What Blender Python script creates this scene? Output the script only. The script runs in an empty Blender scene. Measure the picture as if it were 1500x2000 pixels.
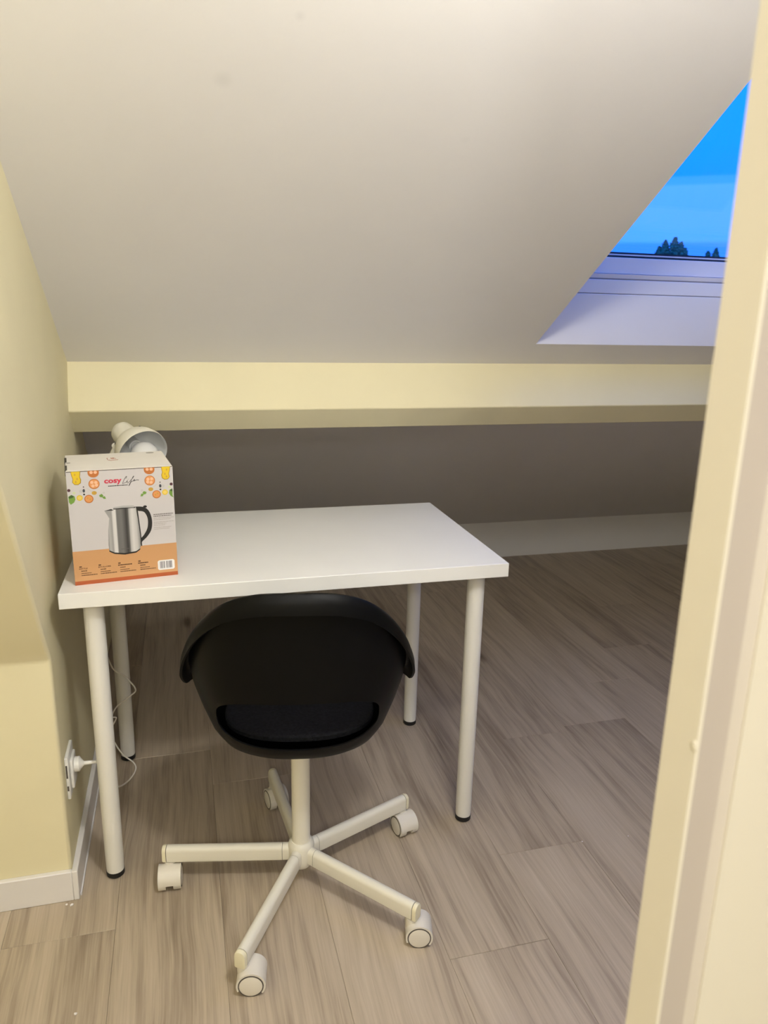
import bpy, bmesh, math, random
from mathutils import Vector, Matrix, Euler
random.seed(7)
PI = math.pi
S = bpy.context.scene
COL = S.collection

# ------------------------------------------------------------------ camera
F_PX = 1459.436
R_ = Vector((0.9659676, -0.25778031, 0.02135197))
U_ = Vector((0.04634807, 0.25370586, 0.96617037))
W_ = Vector((0.25447682, 0.93229965, -0.25701926))
CAM = Vector((0.263823, -1.552449, 1.303489))
cd = bpy.data.cameras.new('camera')
cd.sensor_fit = 'VERTICAL'; cd.sensor_height = 36.0; cd.sensor_width = 27.0
cd.lens = F_PX / 2000.0 * 36.0
cd.clip_start = 0.02; cd.clip_end = 2000
cd.dof.use_dof = True; cd.dof.focus_distance = 1.85; cd.dof.aperture_fstop = 8.0
cam = bpy.data.objects.new('camera', cd); COL.objects.link(cam)
m = Matrix((R_, U_, -W_)).transposed().to_4x4(); m.translation = CAM
cam.matrix_world = m
S.camera = cam

# ------------------------------------------------------------------ world: deep blue dusk sky with a paler band low down
wd = bpy.data.worlds.new('dusk_sky'); S.world = wd; wd.use_nodes = True
nt = wd.node_tree; nt.nodes.clear()
o = nt.nodes.new('ShaderNodeOutputWorld'); bg = nt.nodes.new('ShaderNodeBackground')
tc = nt.nodes.new('ShaderNodeTexCoord'); sx = nt.nodes.new('ShaderNodeSeparateXYZ')
mr = nt.nodes.new('ShaderNodeMapRange'); mr.inputs['From Min'].default_value = 0.0; mr.inputs['From Max'].default_value = 0.4
cr = nt.nodes.new('ShaderNodeValToRGB')
BL = 2.4                                                # the blue channel runs past the camera's clipping point
els = [(0.0, (.04, .29, .8 * BL)), (.215, (.05, .35, .93 * BL)), (.226, (.085, .47, BL)), (.372, (.105, .50, BL)),
       (.378, (.055, .44, BL)), (.394, (.05, .43, BL)), (.400, (.008, .37, BL)), (.5, (.006, .40, BL)), (1.0, (.006, .42, BL))]
while len(cr.color_ramp.elements) < len(els): cr.color_ramp.elements.new(.5)
for e, (p, c) in zip(cr.color_ramp.elements, els): e.position = p; e.color = (*c, 1)
nt.links.new(tc.outputs['Generated'], sx.inputs[0]); nt.links.new(sx.outputs['Z'], mr.inputs['Value'])
nt.links.new(mr.outputs[0], cr.inputs[0]); nt.links.new(cr.outputs[0], bg.inputs[0]); nt.links.new(bg.outputs[0], o.inputs[0])
bg.inputs[1].default_value = 1.0

# ------------------------------------------------------------------ room lamp above the frame, added fill behind the camera, and exposure
def lamp(name, loc, watt, col, rad):
    l = bpy.data.lights.new(name, 'POINT'); l.energy = watt; l.color = col; l.shadow_soft_size = rad
    ob = bpy.data.objects.new(name, l); COL.objects.link(ob); ob.location = loc
lamp('ceiling_light_room', (0.72, -1.12, 1.99), 30.5, (1.0, 1.02, 1.03), .07)
lamp('fill_light_landing', (0.14, -2.45, 1.82), 36, (1.0, 1.02, 1.03), .10)  # added fill light on the landing, brightens the soffit and overhang
vs = S.view_settings
vs.view_transform = 'Standard'; vs.look = 'None'; vs.gamma = 1.0; vs.exposure = 0.06; vs.use_curve_mapping = False

# ------------------------------------------------------------------ materials
MATS = {}
def mat(name, col, rough=.5, metal=0, bump=0, bscale=200, var=0, vscale=4, spec=.5, coat=0):
    if name in MATS: return MATS[name]
    M = bpy.data.materials.new(name); M.use_nodes = True; t = M.node_tree
    b = t.nodes['Principled BSDF']
    b.inputs['Base Color'].default_value = (*col, 1); b.inputs['Roughness'].default_value = rough; b.inputs['Metallic'].default_value = metal
    b.inputs['Specular IOR Level'].default_value = spec; b.inputs['Coat Weight'].default_value = coat
    c = t.nodes.new('ShaderNodeTexCoord')
    if var:
        n = t.nodes.new('ShaderNodeTexNoise'); n.inputs['Scale'].default_value = vscale; n.inputs['Detail'].default_value = 4
        r = t.nodes.new('ShaderNodeValToRGB')
        r.color_ramp.elements[0].position = .3; r.color_ramp.elements[1].position = .7
        r.color_ramp.elements[0].color = (*[x * (1 - var) for x in col], 1); r.color_ramp.elements[1].color = (*[min(1, x * (1 + var)) for x in col], 1)
        t.links.new(c.outputs['Object'], n.inputs['Vector']); t.links.new(n.outputs['Fac'], r.inputs[0]); t.links.new(r.outputs[0], b.inputs['Base Color'])
    if bump:
        n = t.nodes.new('ShaderNodeTexNoise'); n.inputs['Scale'].default_value = bscale; n.inputs['Detail'].default_value = 5
        u = t.nodes.new('ShaderNodeBump'); u.inputs['Strength'].default_value = bump; u.inputs['Distance'].default_value = .002
        t.links.new(c.outputs['Object'], n.inputs['Vector']); t.links.new(n.outputs['Fac'], u.inputs['Height']); t.links.new(u.outputs[0], b.inputs['Normal'])
    MATS[name] = M
    return M
CREAM = mat('cream_wall_paint', (.80, .725, .475), .75, bump=.25, bscale=26, var=.025, vscale=5)
WHITE_C = mat('white_ceiling_paint', (.80, .775, .75), .8, bump=.12, bscale=60, var=.012, vscale=3)
JAMB = mat('pale_cream_door_paint', (.84, .785, .70), .6)
def smudges(M, spots):
    t = M.node_tree; b_ = t.nodes['Principled BSDF']; src = b_.inputs['Base Color'].links[0].from_socket; c = t.nodes.new('ShaderNodeTexCoord')
    for p, r, k in spots:                                   # old filler marks showing faintly through the paint
        d_ = t.nodes.new('ShaderNodeVectorMath'); d_.operation = 'DISTANCE'; d_.inputs[1].default_value = p; t.links.new(c.outputs['Object'], d_.inputs[0])
        m_ = t.nodes.new('ShaderNodeMapRange'); m_.interpolation_type = 'SMOOTHSTEP'; m_.inputs['From Min'].default_value = 0; m_.inputs['From Max'].default_value = r
        m_.inputs['To Min'].default_value = 1 - k; m_.inputs['To Max'].default_value = 1; t.links.new(d_.outputs['Value'], m_.inputs['Value'])
        x_ = t.nodes.new('ShaderNodeVectorMath'); x_.operation = 'SCALE'; t.links.new(src, x_.inputs[0]); t.links.new(m_.outputs[0], x_.inputs['Scale']); src = x_.outputs[0]
    t.links.new(src, b_.inputs['Base Color'])
smudges(WHITE_C, [((.352, -.178, 1.664), .022, .07), ((.462, -.285, 1.732), .012, .07), ((.80, -.11, 1.62), .012, .03)])
TRIM = mat('white_trim_paint', (.78, .745, .72), .45, bump=.1, bscale=40)
KNEE = mat('white_knee_board_paint', (.87, .85, .82), .5)
TABLE = mat('white_table_lacquer', (.83, .815, .77), .35, var=.01, vscale=8)
TLEG = mat('white_powder_coat', (.80, .775, .71), .35)
CHW = mat('white_chair_enamel', (.78, .74, .63), .38)
CHCAP = mat('ivory_plastic_cap', (.80, .74, .54), .4)
CASTER = mat('white_caster_plastic', (.74, .69, .60), .42)
GROOVE = mat('dark_groove', (.09, .075, .06), .7)
BLACK = mat('black_rubber', (.008, .008, .008), .5)
SHELL = mat('black_moulded_plastic', (.0018, .0018, .0018), .45, bump=.08, bscale=900, spec=.14)
FELT = mat('black_felt', (.008, .008, .010), .95, bump=.9, bscale=700, var=.5, vscale=160, spec=.2)
LAMPW = mat('white_lamp_enamel', (.80, .765, .66), .35)
LAMPIN = mat('white_lamp_inside', (.72, .72, .70), .45)
BULB = mat('opal_bulb_glass', (.72, .71, .68), .12, spec=.6)
CORD = mat('white_cord_plastic', (.75, .70, .62), .45)
SOCK = mat('white_socket_plastic', (.80, .78, .73), .35)
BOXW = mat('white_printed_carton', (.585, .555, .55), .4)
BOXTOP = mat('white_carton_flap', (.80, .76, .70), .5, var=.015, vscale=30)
ORANGE = mat('print_apricot', (.57, .305, .135), .4)
DORANGE = mat('print_rust_orange', (.42, .095, .025), .4)
def pr(name, c): return mat('print_' + name, c, .45)
SASH = mat('white_window_lacquer', (.80, .78, .76), .35)
GASKET = mat('black_window_gasket', (.006, .007, .012), .5)
LEAF = mat('dark_tree_leaf', (.30, .24, .10), .8)
BARK = mat('tree_bark', (.03, .022, .016), .9)
GRASS = mat('far_ground_grass', (.05, .07, .03), .95, var=.3, vscale=.05)

def glass_mat():
    M = bpy.data.materials.new('window_glass'); M.use_nodes = True; t = M.node_tree; t.nodes.clear()
    o = t.nodes.new('ShaderNodeOutputMaterial'); mx = t.nodes.new('ShaderNodeMixShader'); lw = t.nodes.new('ShaderNodeLayerWeight')
    pw = t.nodes.new('ShaderNodeMath'); pw.operation = 'POWER'; pw.inputs[1].default_value = 4.0; t.links.new(lw.outputs['Facing'], pw.inputs[0])
    f = t.nodes.new('ShaderNodeMath'); f.operation = 'MULTIPLY_ADD'; f.inputs[1].default_value = .6; f.inputs[2].default_value = .03; t.links.new(pw.outputs[0], f.inputs[0])
    tr = t.nodes.new('ShaderNodeBsdfTransparent'); g = t.nodes.new('ShaderNodeBsdfGlossy'); g.inputs['Roughness'].default_value = .01
    tr.inputs[0].default_value = (.97, .99, 1, 1)
    t.links.new(f.outputs[0], mx.inputs[0]); t.links.new(tr.outputs[0], mx.inputs[1]); t.links.new(g.outputs[0], mx.inputs[2]); t.links.new(mx.outputs[0], o.inputs[0])
    return M
GLASS = glass_mat()

def wood_mat():
    M = bpy.data.materials.new('grey_oak_plank'); M.use_nodes = True; t = M.node_tree; L = t.links.new
    b = t.nodes['Principled BSDF']; b.inputs['Roughness'].default_value = .42
    c = t.nodes.new('ShaderNodeTexCoord'); oi = t.nodes.new('ShaderNodeObjectInfo')
    def math_(op, a, bb, v=None):
        n = t.nodes.new('ShaderNodeMath'); n.operation = op
        for i, q in enumerate((a, bb)):
            if q is None: continue
            if isinstance(q, (int, float)): n.inputs[i].default_value = q
            else: L(q, n.inputs[i])
        return n.outputs[0]
    off = t.nodes.new('ShaderNodeCombineXYZ')
    L(math_('MULTIPLY', oi.outputs['Random'], 37.0), off.inputs[0]); L(math_('MULTIPLY', oi.outputs['Random'], 91.0), off.inputs[1]); L(math_('MULTIPLY', oi.outputs['Random'], 13.0), off.inputs[2])
    ad = t.nodes.new('ShaderNodeVectorMath'); ad.operation = 'ADD'; L(c.outputs['Object'], ad.inputs[0]); L(off.outputs[0], ad.inputs[1])
    # gentle sideways warp of the grain
    wn = t.nodes.new('ShaderNodeTexNoise'); wn.inputs['Scale'].default_value = 2.2; wn.inputs['Detail'].default_value = 2; L(ad.outputs[0], wn.inputs['Vector'])
    ws = t.nodes.new('ShaderNodeVectorMath'); ws.operation = 'MULTIPLY_ADD'; L(wn.outputs['Color'], ws.inputs[0]); ws.inputs[1].default_value = (.035, 0, 0); L(ad.outputs[0], ws.inputs[2])
    def noise(sx_, sy_, det, rough=.55, dist=0):
        mp = t.nodes.new('ShaderNodeVectorMath'); mp.operation = 'MULTIPLY'; L(ws.outputs[0], mp.inputs[0]); mp.inputs[1].default_value = (sx_, sy_, 1)
        n = t.nodes.new('ShaderNodeTexNoise'); n.inputs['Scale'].default_value = 1; n.inputs['Detail'].default_value = det; n.inputs['Roughness'].default_value = rough
        n.inputs['Distortion'].default_value = dist; L(mp.outputs[0], n.inputs['Vector']); return n.outputs['Fac']
    fine = noise(260, 6.0, 5, .6); mid = noise(60, 2.2, 5, .6, .25); big = noise(13, 1.5, 3, .5, .4)
    # knots: sparse stretched dark spots
    mp = t.nodes.new('ShaderNodeVectorMath'); mp.operation = 'MULTIPLY'; L(ws.outputs[0], mp.inputs[0]); mp.inputs[1].default_value = (9, 2.6, 1)
    vo = t.nodes.new('ShaderNodeTexVoronoi'); vo.inputs['Scale'].default_value = 1.0; L(mp.outputs[0], vo.inputs['Vector'])
    kn = t.nodes.new('ShaderNodeMapRange'); kn.inputs['From Min'].default_value = .02; kn.inputs['From Max'].default_value = .24; kn.inputs['To Min'].default_value = 1; kn.inputs['To Max'].default_value = 0; kn.interpolation_type = 'SMOOTHSTEP'
    L(vo.outputs['Distance'], kn.inputs['Value'])
    sel = t.nodes.new('ShaderNodeSeparateColor'); L(vo.outputs['Color'], sel.inputs[0])
    kk = math_('MULTIPLY', kn.outputs[0], math_('GREATER_THAN', sel.outputs[0], .66))
    v = math_('ADD', math_('ADD', .04, math_('MULTIPLY', fine, .32)), math_('ADD', math_('MULTIPLY', mid, .52), math_('MULTIPLY', big, .50)))
    v = math_('ADD', v, math_('MULTIPLY', math_('SUBTRACT', oi.outputs['Random'], .5), .10))
    v = math_('SUBTRACT', v, math_('MULTIPLY', kk, .30))
    r = t.nodes.new('ShaderNodeValToRGB'); el = r.color_ramp.elements
    el[0].position = .40; el[0].color = (.14, .104, .074, 1); el[1].position = .92; el[1].color = (.56, .465, .35, 1)
    for p, q in ((.58, (.31, .243, .176)), (.72, (.445, .362, .266))):
        e = el.new(p); e.color = (*q, 1)
    L(v, r.inputs[0]); L(r.outputs[0], b.inputs['Base Color'])
    bu = t.nodes.new('ShaderNodeBump'); bu.inputs['Strength'].default_value = .12; bu.inputs['Distance'].default_value = .001; L(fine, bu.inputs['Height']); L(bu.outputs[0], b.inputs['Normal'])
    return M
WOOD = wood_mat()
SUB = mat('dark_floor_joint', (.06, .045, .035), .9)

# ------------------------------------------------------------------ helpers
def obj(name, bm, m, parent=None, smooth=False, bevel=0, seg=2, sub=0):
    me = bpy.data.meshes.new(name)
    if isinstance(bm, bmesh.types.BMesh):
        bmesh.ops.recalc_face_normals(bm, faces=bm.faces[:]); bm.to_mesh(me); bm.free()
    else: me = bm
    if m: me.materials.clear(); me.materials.append(m)
    ob = bpy.data.objects.new(name, me); COL.objects.link(ob)
    if parent: ob.parent = parent
    if smooth:
        for p in me.polygons: p.use_smooth = True
        if smooth == 'angle': me.set_sharp_from_angle(angle=math.radians(35))
    if bevel:
        b = ob.modifiers.new('bevel', 'BEVEL'); b.width = bevel; b.segments = seg; b.limit_method = 'ANGLE'; b.angle_limit = math.radians(30); b.harden_normals = False
        if smooth is False:
            for p in me.polygons: p.use_smooth = True
            me.set_sharp_from_angle(angle=math.radians(50))
    if sub:
        s = ob.modifiers.new('subdivision', 'SUBSURF'); s.levels = sub; s.render_levels = sub
    return ob
def tag(ob, label=None, cat=None, group=None, kind=None):
    for k, v in (('label', label), ('category', cat), ('group', group), ('kind', kind)):
        if v: ob[k] = v
    return ob
def empty(name, loc=(0, 0, 0), rz=0, parent=None):
    e = bpy.data.objects.new(name, None); COL.objects.link(e); e.location = loc; e.rotation_euler = (0, 0, rz); e.empty_display_size = .05
    if parent: e.parent = parent
    return e
def box(bm, lo, hi, M=None):
    g = bmesh.ops.create_cube(bm, size=1)['verts']
    for v in g:
        v.co = Vector([(lo[i] + hi[i]) / 2 + v.co[i] * (hi[i] - lo[i]) for i in range(3)])
        if M: v.co = M @ v.co
    return g
def BM(): return bmesh.new()
def bbox(lo, hi, M=None):
    b = BM(); box(b, lo, hi, M); return b
def frame_from(z, up=Vector((0, 0, 1))):
    z = Vector(z).normalized(); x = up.cross(z)
    if x.length < 1e-5: x = Vector((1, 0, 0))
    x.normalize(); y = z.cross(x)
    return Matrix((x, y, z)).transposed()
def lathe(bm, prof, n=32, M=None, closed=False):
    rings = []
    for r, z in prof:
        if r < 1e-6: rings.append([bm.verts.new((0, 0, z))])
        else: rings.append([bm.verts.new((r * math.cos(2 * PI * i / n), r * math.sin(2 * PI * i / n), z)) for i in range(n)])
    prs = list(zip(rings[:-1], rings[1:]))
    if closed: prs.append((rings[-1], rings[0]))
    for a, b in prs:
        for i in range(n):
            j = (i + 1) % n
            if len(a) == 1 and len(b) == 1: continue
            if len(a) == 1: bm.faces.new((a[0], b[i], b[j]))
            elif len(b) == 1: bm.faces.new((a[i], a[j], b[0]))
            else: bm.faces.new((a[i], a[j], b[j], b[i]))
    if M:
        for rr in rings:
            for v in rr: v.co = M @ v.co
def tube(bm, pts, r, n=10, cap=True):
    pts = [Vector(p) for p in pts]; rings = []; up = None
    for i, p in enumerate(pts):
        d = (pts[min(i + 1, len(pts) - 1)] - pts[max(i - 1, 0)]).normalized()
        if up is None: up = d.orthogonal().normalized()
        up = (up - d * up.dot(d)).normalized(); s = d.cross(up)
        rr = r[i] if isinstance(r, (list, tuple)) else r
        rings.append([bm.verts.new(p + (up * math.cos(2 * PI * k / n) + s * math.sin(2 * PI * k / n)) * rr) for k in range(n)])
    for a, b in zip(rings[:-1], rings[1:]):
        for k in range(n): bm.faces.new((a[k], a[(k + 1) % n], b[(k + 1) % n], b[k]))
    if cap: bm.faces.new(rings[0][::-1]); bm.faces.new(rings[-1])
def catmull(P, n=8):
    P = [Vector(p) for p in P]; Q = [P[0]] + P + [P[-1]]; out = []
    for i in range(1, len(Q) - 2):
        a, b, c, d = Q[i - 1:i + 3]
        for k in range(n):
            s = k / n; out.append(.5 * (2 * b + (c - a) * s + (2 * a - 5 * b + 4 * c - d) * s * s + (3 * b - a - 3 * c + d) * s ** 3))
    out.append(P[-1]); return out
def prism(bm, poly, d0, d1, M=None):
    """poly in local (x, z); extruded along local y from d0 to d1"""
    a = [bm.verts.new((x, d0, z)) for x, z in poly]; b = [bm.verts.new((x, d1, z)) for x, z in poly]
    bm.faces.new(a); bm.faces.new(b[::-1])
    for i in range(len(a)):
        j = (i + 1) % len(a); bm.faces.new((a[i], b[i], b[j], a[j]))
    if M:
        for v in a + b: v.co = M @ v.co
def interp(x, tab):
    if x <= tab[0][0]: return tab[0][1]
    for (x0, y0), (x1, y1) in zip(tab[:-1], tab[1:]):
        if x <= x1:
            s = (x - x0) / (x1 - x0); return y0 + (y1 - y0) * s
    return tab[-1][1]

# ================================================================== SETTING
ANG = math.radians(32.5); CA, SA = math.cos(ANG), math.sin(ANG)
YK, ZK = 2.115, .203                                    # foot of the sloping ceiling on the knee board
XL = -.025                                              # left wall beside the desk
def roof_z(y): return ZK + (YK - y) * math.tan(ANG)
MS = Matrix(((1, 0, 0, 0), (0, -CA, SA, YK), (0, SA, CA, ZK), (0, 0, 0, 1)))   # (x, up the slope, outwards) -> world
XMIN, XMAX, YMIN, ZTOP = -1.0, 3.6, -3.0, 2.35
S_TOP = (ZTOP - ZK) / SA

# floor with separate planks
fl = tag(obj('floor', bbox((XMIN - .1, YMIN - .1, -.08), (XMAX + .1, 2.3, -.0062)), SUB), kind='structure')
PW = .2267; PL = 1.285; X0 = -.155
known = {0: -.12, 2: .355, 4: -.368, 5: -.102, 7: .415, 8: .669, 9: .92, 1: -.75, 3: -.66, 6: -.9, -1: .5, -2: -.3, 10: .05}
for i in range(-4, 17):
    x0 = X0 + i * PW; y = known.get(i, random.uniform(-.6, .6))
    while y > YMIN: y -= PL
    while y < 2.2:
        a, b = max(y, YMIN - .05), min(y + PL, 2.2)
        if b - a > .02:
            bm = BM(); hx, hy = (PW - .0003) / 2, (b - a - .0008) / 2; c = .0006
            top = [bm.verts.new((sx_ * (hx - c), sy_ * (hy - c), 0)) for sx_, sy_ in ((-1, -1), (1, -1), (1, 1), (-1, 1))]
            md = [bm.verts.new((sx_ * hx, sy_ * hy, -.0007)) for sx_, sy_ in ((-1, -1), (1, -1), (1, 1), (-1, 1))]
            lo = [bm.verts.new((sx_ * hx, sy_ * hy, -.006)) for sx_, sy_ in ((-1, -1), (1, -1), (1, 1), (-1, 1))]
            bm.faces.new(top); bm.faces.new(lo[::-1])
            for k in range(4):
                j = (k + 1) % 4; bm.faces.new((md[k], md[j], top[j], top[k])); bm.faces.new((lo[k], lo[j], md[j], md[k]))
            p = obj('plank', bm, WOOD, fl); p.location = (x0 + PW / 2, (a + b) / 2, 0)
        y += PL

# sloping ceiling with the skylight opening, and the flat ceiling over the landing
SK0, SK1, SX0, SX1 = 1.903, 3.10, 1.279, 2.06           # opening: along the slope, and in x
bm = BM(); TH = .26
for lo, hi in (((XMIN - .1, -.35, 0), (SX0, S_TOP, TH)), ((SX1, -.35, 0), (XMAX + .1, S_TOP, TH)),
               ((SX0, -.35, 0), (SX1, SK0, TH)), ((SX0, SK1, 0), (SX1, S_TOP, TH))):
    box(bm, lo, hi, MS)
YT = YK - S_TOP * CA
box(bm, (XMIN - .1, YMIN - .1, ZTOP), (XMAX + .1, YT + .05, ZTOP + .26))
tag(obj('ceiling', bm, WHITE_C), kind='structure')

# boxed-in purlin running across the slope
bm = BM()
yb, zb = .61, roof_z(.61)
prof = [(.61, zb + .03), (.61, zb), (.558, 1.0355), (.632, .9693), (.83, roof_z(.83) + .03)]
a = [bm.verts.new((XL - .3, y, z)) for y, z in prof]; b = [bm.verts.new((XMAX, y, z)) for y, z in prof]
bm.faces.new(a); bm.faces.new(b[::-1])
for i in range(len(a)):
    j = (i + 1) % len(a); bm.faces.new((a[i], b[i], b[j], a[j]))
tag(obj('trim_1', bm, CREAM, bevel=.003), kind='structure')

# left wall: lower pier, leaning overhang towards the landing, slightly uneven behind the purlin
bm = BM()
T59 = math.tan(math.radians(59))
def wx(y): return XL - .032 * max(0, min(1, (y - .62) / .5))
ys = [YT, -.8, -.55, -.35, -.2, -.1, -.05, -.02, 0, .3, .62, .7, .8, .9, 1.0, 1.12, 1.5, 2.2]
def wbot(y):
    if y >= 0: return 0.0
    return .589 - y * T59 + .004 * math.sin(y * 30)
cols = []
for y in ys:
    zt = min(ZTOP, roof_z(y)) + .05; zb0 = min(wbot(y), zt - .02)
    cols.append((y, zb0, zt))
# face verts: for y=0 both pier top (.589) and bottom
R1 = []
for y, z0, z1 in cols: R1.append((bm.verts.new((wx(y), y, z0)), bm.verts.new((wx(y), y, z1)), bm.verts.new((XMIN, y, z0)), bm.verts.new((XMIN, y, z1))))
iz = ys.index(0); pt = (bm.verts.new((wx(0), 0, .589)), bm.verts.new((XMIN, 0, .589)))
for i in range(len(R1) - 1):
    A, B = R1[i], R1[i + 1]
    fa, fb, ga, gb = A[0], B[0], A[2], B[2]
    if i + 1 == iz: fb, gb = pt
    if i == iz:
        bm.faces.new((A[0], B[0], B[1], A[1], pt[0])); bm.faces.new((A[2], pt[1], A[3], B[3], B[2]))
        bm.faces.new((A[0], A[2], B[2], B[0]))
    else:
        bm.faces.new((fa, fb, B[1], A[1])); bm.faces.new((ga, A[3], B[3], gb)); bm.faces.new((fa, ga, gb, fb))
    bm.faces.new((A[1], B[1], B[3], A[3]))
A = R1[iz]; bm.faces.new((A[0], pt[0], pt[1], A[2]))
A = R1[0]; bm.faces.new((A[0], A[1], A[3], A[2])); A = R1[-1]; bm.faces.new((A[0], A[2], A[3], A[1]))
tag(obj('wall_left', bm, CREAM, bevel=.007, seg=3), kind='structure')

# remaining shell of the attic
tag(obj('wall_back', bbox((XL - .3, YK, 0), (XMAX, YK + .12, .30)), KNEE), kind='structure')
tag(obj('wall_far_right', bbox((XMAX, YMIN, 0), (XMAX + .1, 2.3, 2.4)), CREAM), kind='structure')
tag(obj('wall_behind', bbox((XMIN, YMIN - .1, 0), (XMAX, YMIN, 2.4)), CREAM), kind='structure')
tag(obj('wall_landing', bbox((XMIN - .1, YMIN, 0), (XMIN, 0.1, 2.4)), CREAM), kind='structure')

# baseboards
def board(name, lo, hi):
    return tag(obj(name, bbox(lo, hi), TRIM, bevel=.002), kind='structure')
bb = board('baseboard_left', (XL, -.0125, 0), (XL + .0125, .66, .076))
obj('bead', bbox((XL + .0125, .0, 0), (XL + .0155, .66, .006)), TRIM, bb)
board('baseboard_front', (XMIN, -.0125, 0), (XL, 0, .076))

# doorway at the right: frame edge, stop and wall
dr = tag(empty('door_1', (.545, -1.2, 0)), kind='structure')
def dpart(name, poly, m, z1=2.34, bv=.0012):
    b = BM(); lo = [b.verts.new((x - .545, y + 1.2, 0.0)) for x, y in poly]; hi = [b.verts.new((x - .545, y + 1.2, z1)) for x, y in poly]
    b.faces.new(lo[::-1]); b.faces.new(hi)
    for i in range(len(lo)):
        j = (i + 1) % len(lo); b.faces.new((lo[i], lo[j], hi[j], hi[i]))
    return obj(name, b, m, dr, bevel=bv)
dpart('jamb', [(.545, -1.1974), (.545, -1.2268), (.5475, -1.2270), (.5475, -1.1974)], JAMB, bv=0)
dpart('stop', [(.5475, -1.1974), (.5475, -1.2270), (.566, -1.2270), (.566, -1.1974)], mat('taupe_door_stop', (.57, .505, .475), .7), bv=0)  # stop strip toned darker and pinker than the jamb and wall
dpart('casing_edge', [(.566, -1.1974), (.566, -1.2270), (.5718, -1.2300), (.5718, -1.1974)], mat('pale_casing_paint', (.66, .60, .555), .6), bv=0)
bm = BM(); box(bm, (-.0012, -.0035, -.0045), (.0012, .0035, .0045))
pb = obj('paint_bump', bm, JAMB, dr, sub=2, smooth=True); pb.location = (0, -.0255, 1.062)
tag(obj('wall_right', bbox((.5718, -1.2320, 0), (XMAX, -1.1974, 2.34)), JAMB), kind='structure')

# ------------------------------------------------------------------ skylight
win = tag(empty('window_1', (1.67, .51, 1.225)), kind='structure')
IW = Matrix.Translation((-1.67, -.51, -1.225))
def on_line(t, y): return CAM.z + t * (y - CAM.y)
def strip(name, poly, m, x0=SX0 - .03, x1=SX1 + .03, bv=.0015):
    b = BM(); a = [b.verts.new((x0, y, z)) for y, z in poly]; c = [b.verts.new((x1, y, z)) for y, z in poly]
    b.faces.new(a); b.faces.new(c[::-1])
    for i in range(len(a)):
        j = (i + 1) % len(a); b.faces.new((a[i], c[i], c[j], a[j]))
    for v in b.verts: v.co = IW @ v.co
    return obj(name, b, m, win, bevel=bv)
y0 = YK - SK0 * CA; z0 = roof_z(y0)                     # lower inner edge of the opening
GAP = mat('window_shadow_gap', (.30, .27, .25), .6)  # solid grey strips stand in for the shade in the frame joints
zl = on_line(.0335, y0 + .004); zl2 = on_line(.0345, y0 + .010)
strip('lining', [(y0, z0 - .0), (y0 + .004, zl), (y0 + .02, zl), (y0 + .05, z0 - .03)], SASH)
strip('joint_gap', [(y0 + .009, zl - .004), (y0 + .009, zl2), (y0 + .03, zl2), (y0 + .03, zl - .004)], GAP, bv=0)
zf1 = on_line(.0536, y0 + .007); zf1b = on_line(.0552, y0 + .016); zf2 = on_line(.0612, y0 + .022)
strip('frame', [(y0 + .006, zl2), (y0 + .008, zf1), (y0 + .05, zf1), (y0 + .05, zl2)], SASH)
strip('frame_gap', [(y0 + .016, zf1 - .004), (y0 + .016, zf1b), (y0 + .05, zf1b), (y0 + .05, zf1 - .004)], GAP, bv=0)
strip('frame_bead', [(y0 + .014, zf1b), (y0 + .011, zf2), (y0 + .06, zf2), (y0 + .06, zf1b)], TRIM)
ys0 = y0 + .018; zs0 = zf2 + .0012; zs1 = on_line(.0842, ys0 + .006)
strip('sash', [(ys0, zs0), (ys0 + .006, zs1), (ys0 + .07, zs1 + .005), (ys0 + .07, zs0)], SASH)
zg = on_line(.0865, ys0 + .02); zg2 = on_line(.0888, ys0 + .025); zg3 = on_line(.0912, ys0 + .03)
strip('gasket', [(ys0 + .012, zs1 - .004), (ys0 + .014, zg), (ys0 + .06, zg + .003), (ys0 + .06, zs1 - .004)], GASKET, bv=0)
strip('spacer', [(ys0 + .022, zg - .002), (ys0 + .024, zg2), (ys0 + .06, zg2 + .003), (ys0 + .06, zg - .002)], TRIM, bv=0)
strip('outer_gasket', [(ys0 + .028, zg2 - .002), (ys0 + .030, zg3), (ys0 + .06, zg3 + .002), (ys0 + .06, zg2 - .002)], GASKET, bv=0)
# pane and the other three sides of the sash, lying parallel to the roof
sp = (YK - (ys0 + .03)) / CA * 1.0
pn = (zg3 - .004 - ZK - (YK - (ys0 + .036)) * math.tan(ANG)) * CA          # height of the pane over the ceiling plane
s_lo = ((YK - (ys0 + .036)) * CA) + (zg3 - .004 - ZK) * SA
for nm, lo, hi, mm in (('pane', (SX0 - .02, s_lo, pn), (SX1 + .02, SK1 + .02, pn + .006), GLASS),
                       ('sash_rail', (SX0 - .04, SK1 - .02, pn - .05), (SX1 + .04, SK1 + .06, pn + .02), SASH),
                       ('sash_stile', (SX1 - .02, s_lo - .02, pn - .05), (SX1 + .04, SK1, pn + .02), SASH),
                       ('sash_stile', (SX0 - .04, s_lo - .02, pn - .05), (SX0 + .0, SK1, pn + .02), SASH)):
    b = bbox(lo, hi, MS)
    for v in b.verts: v.co = IW @ v.co
    obj(nm, b, mm, win)

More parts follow.
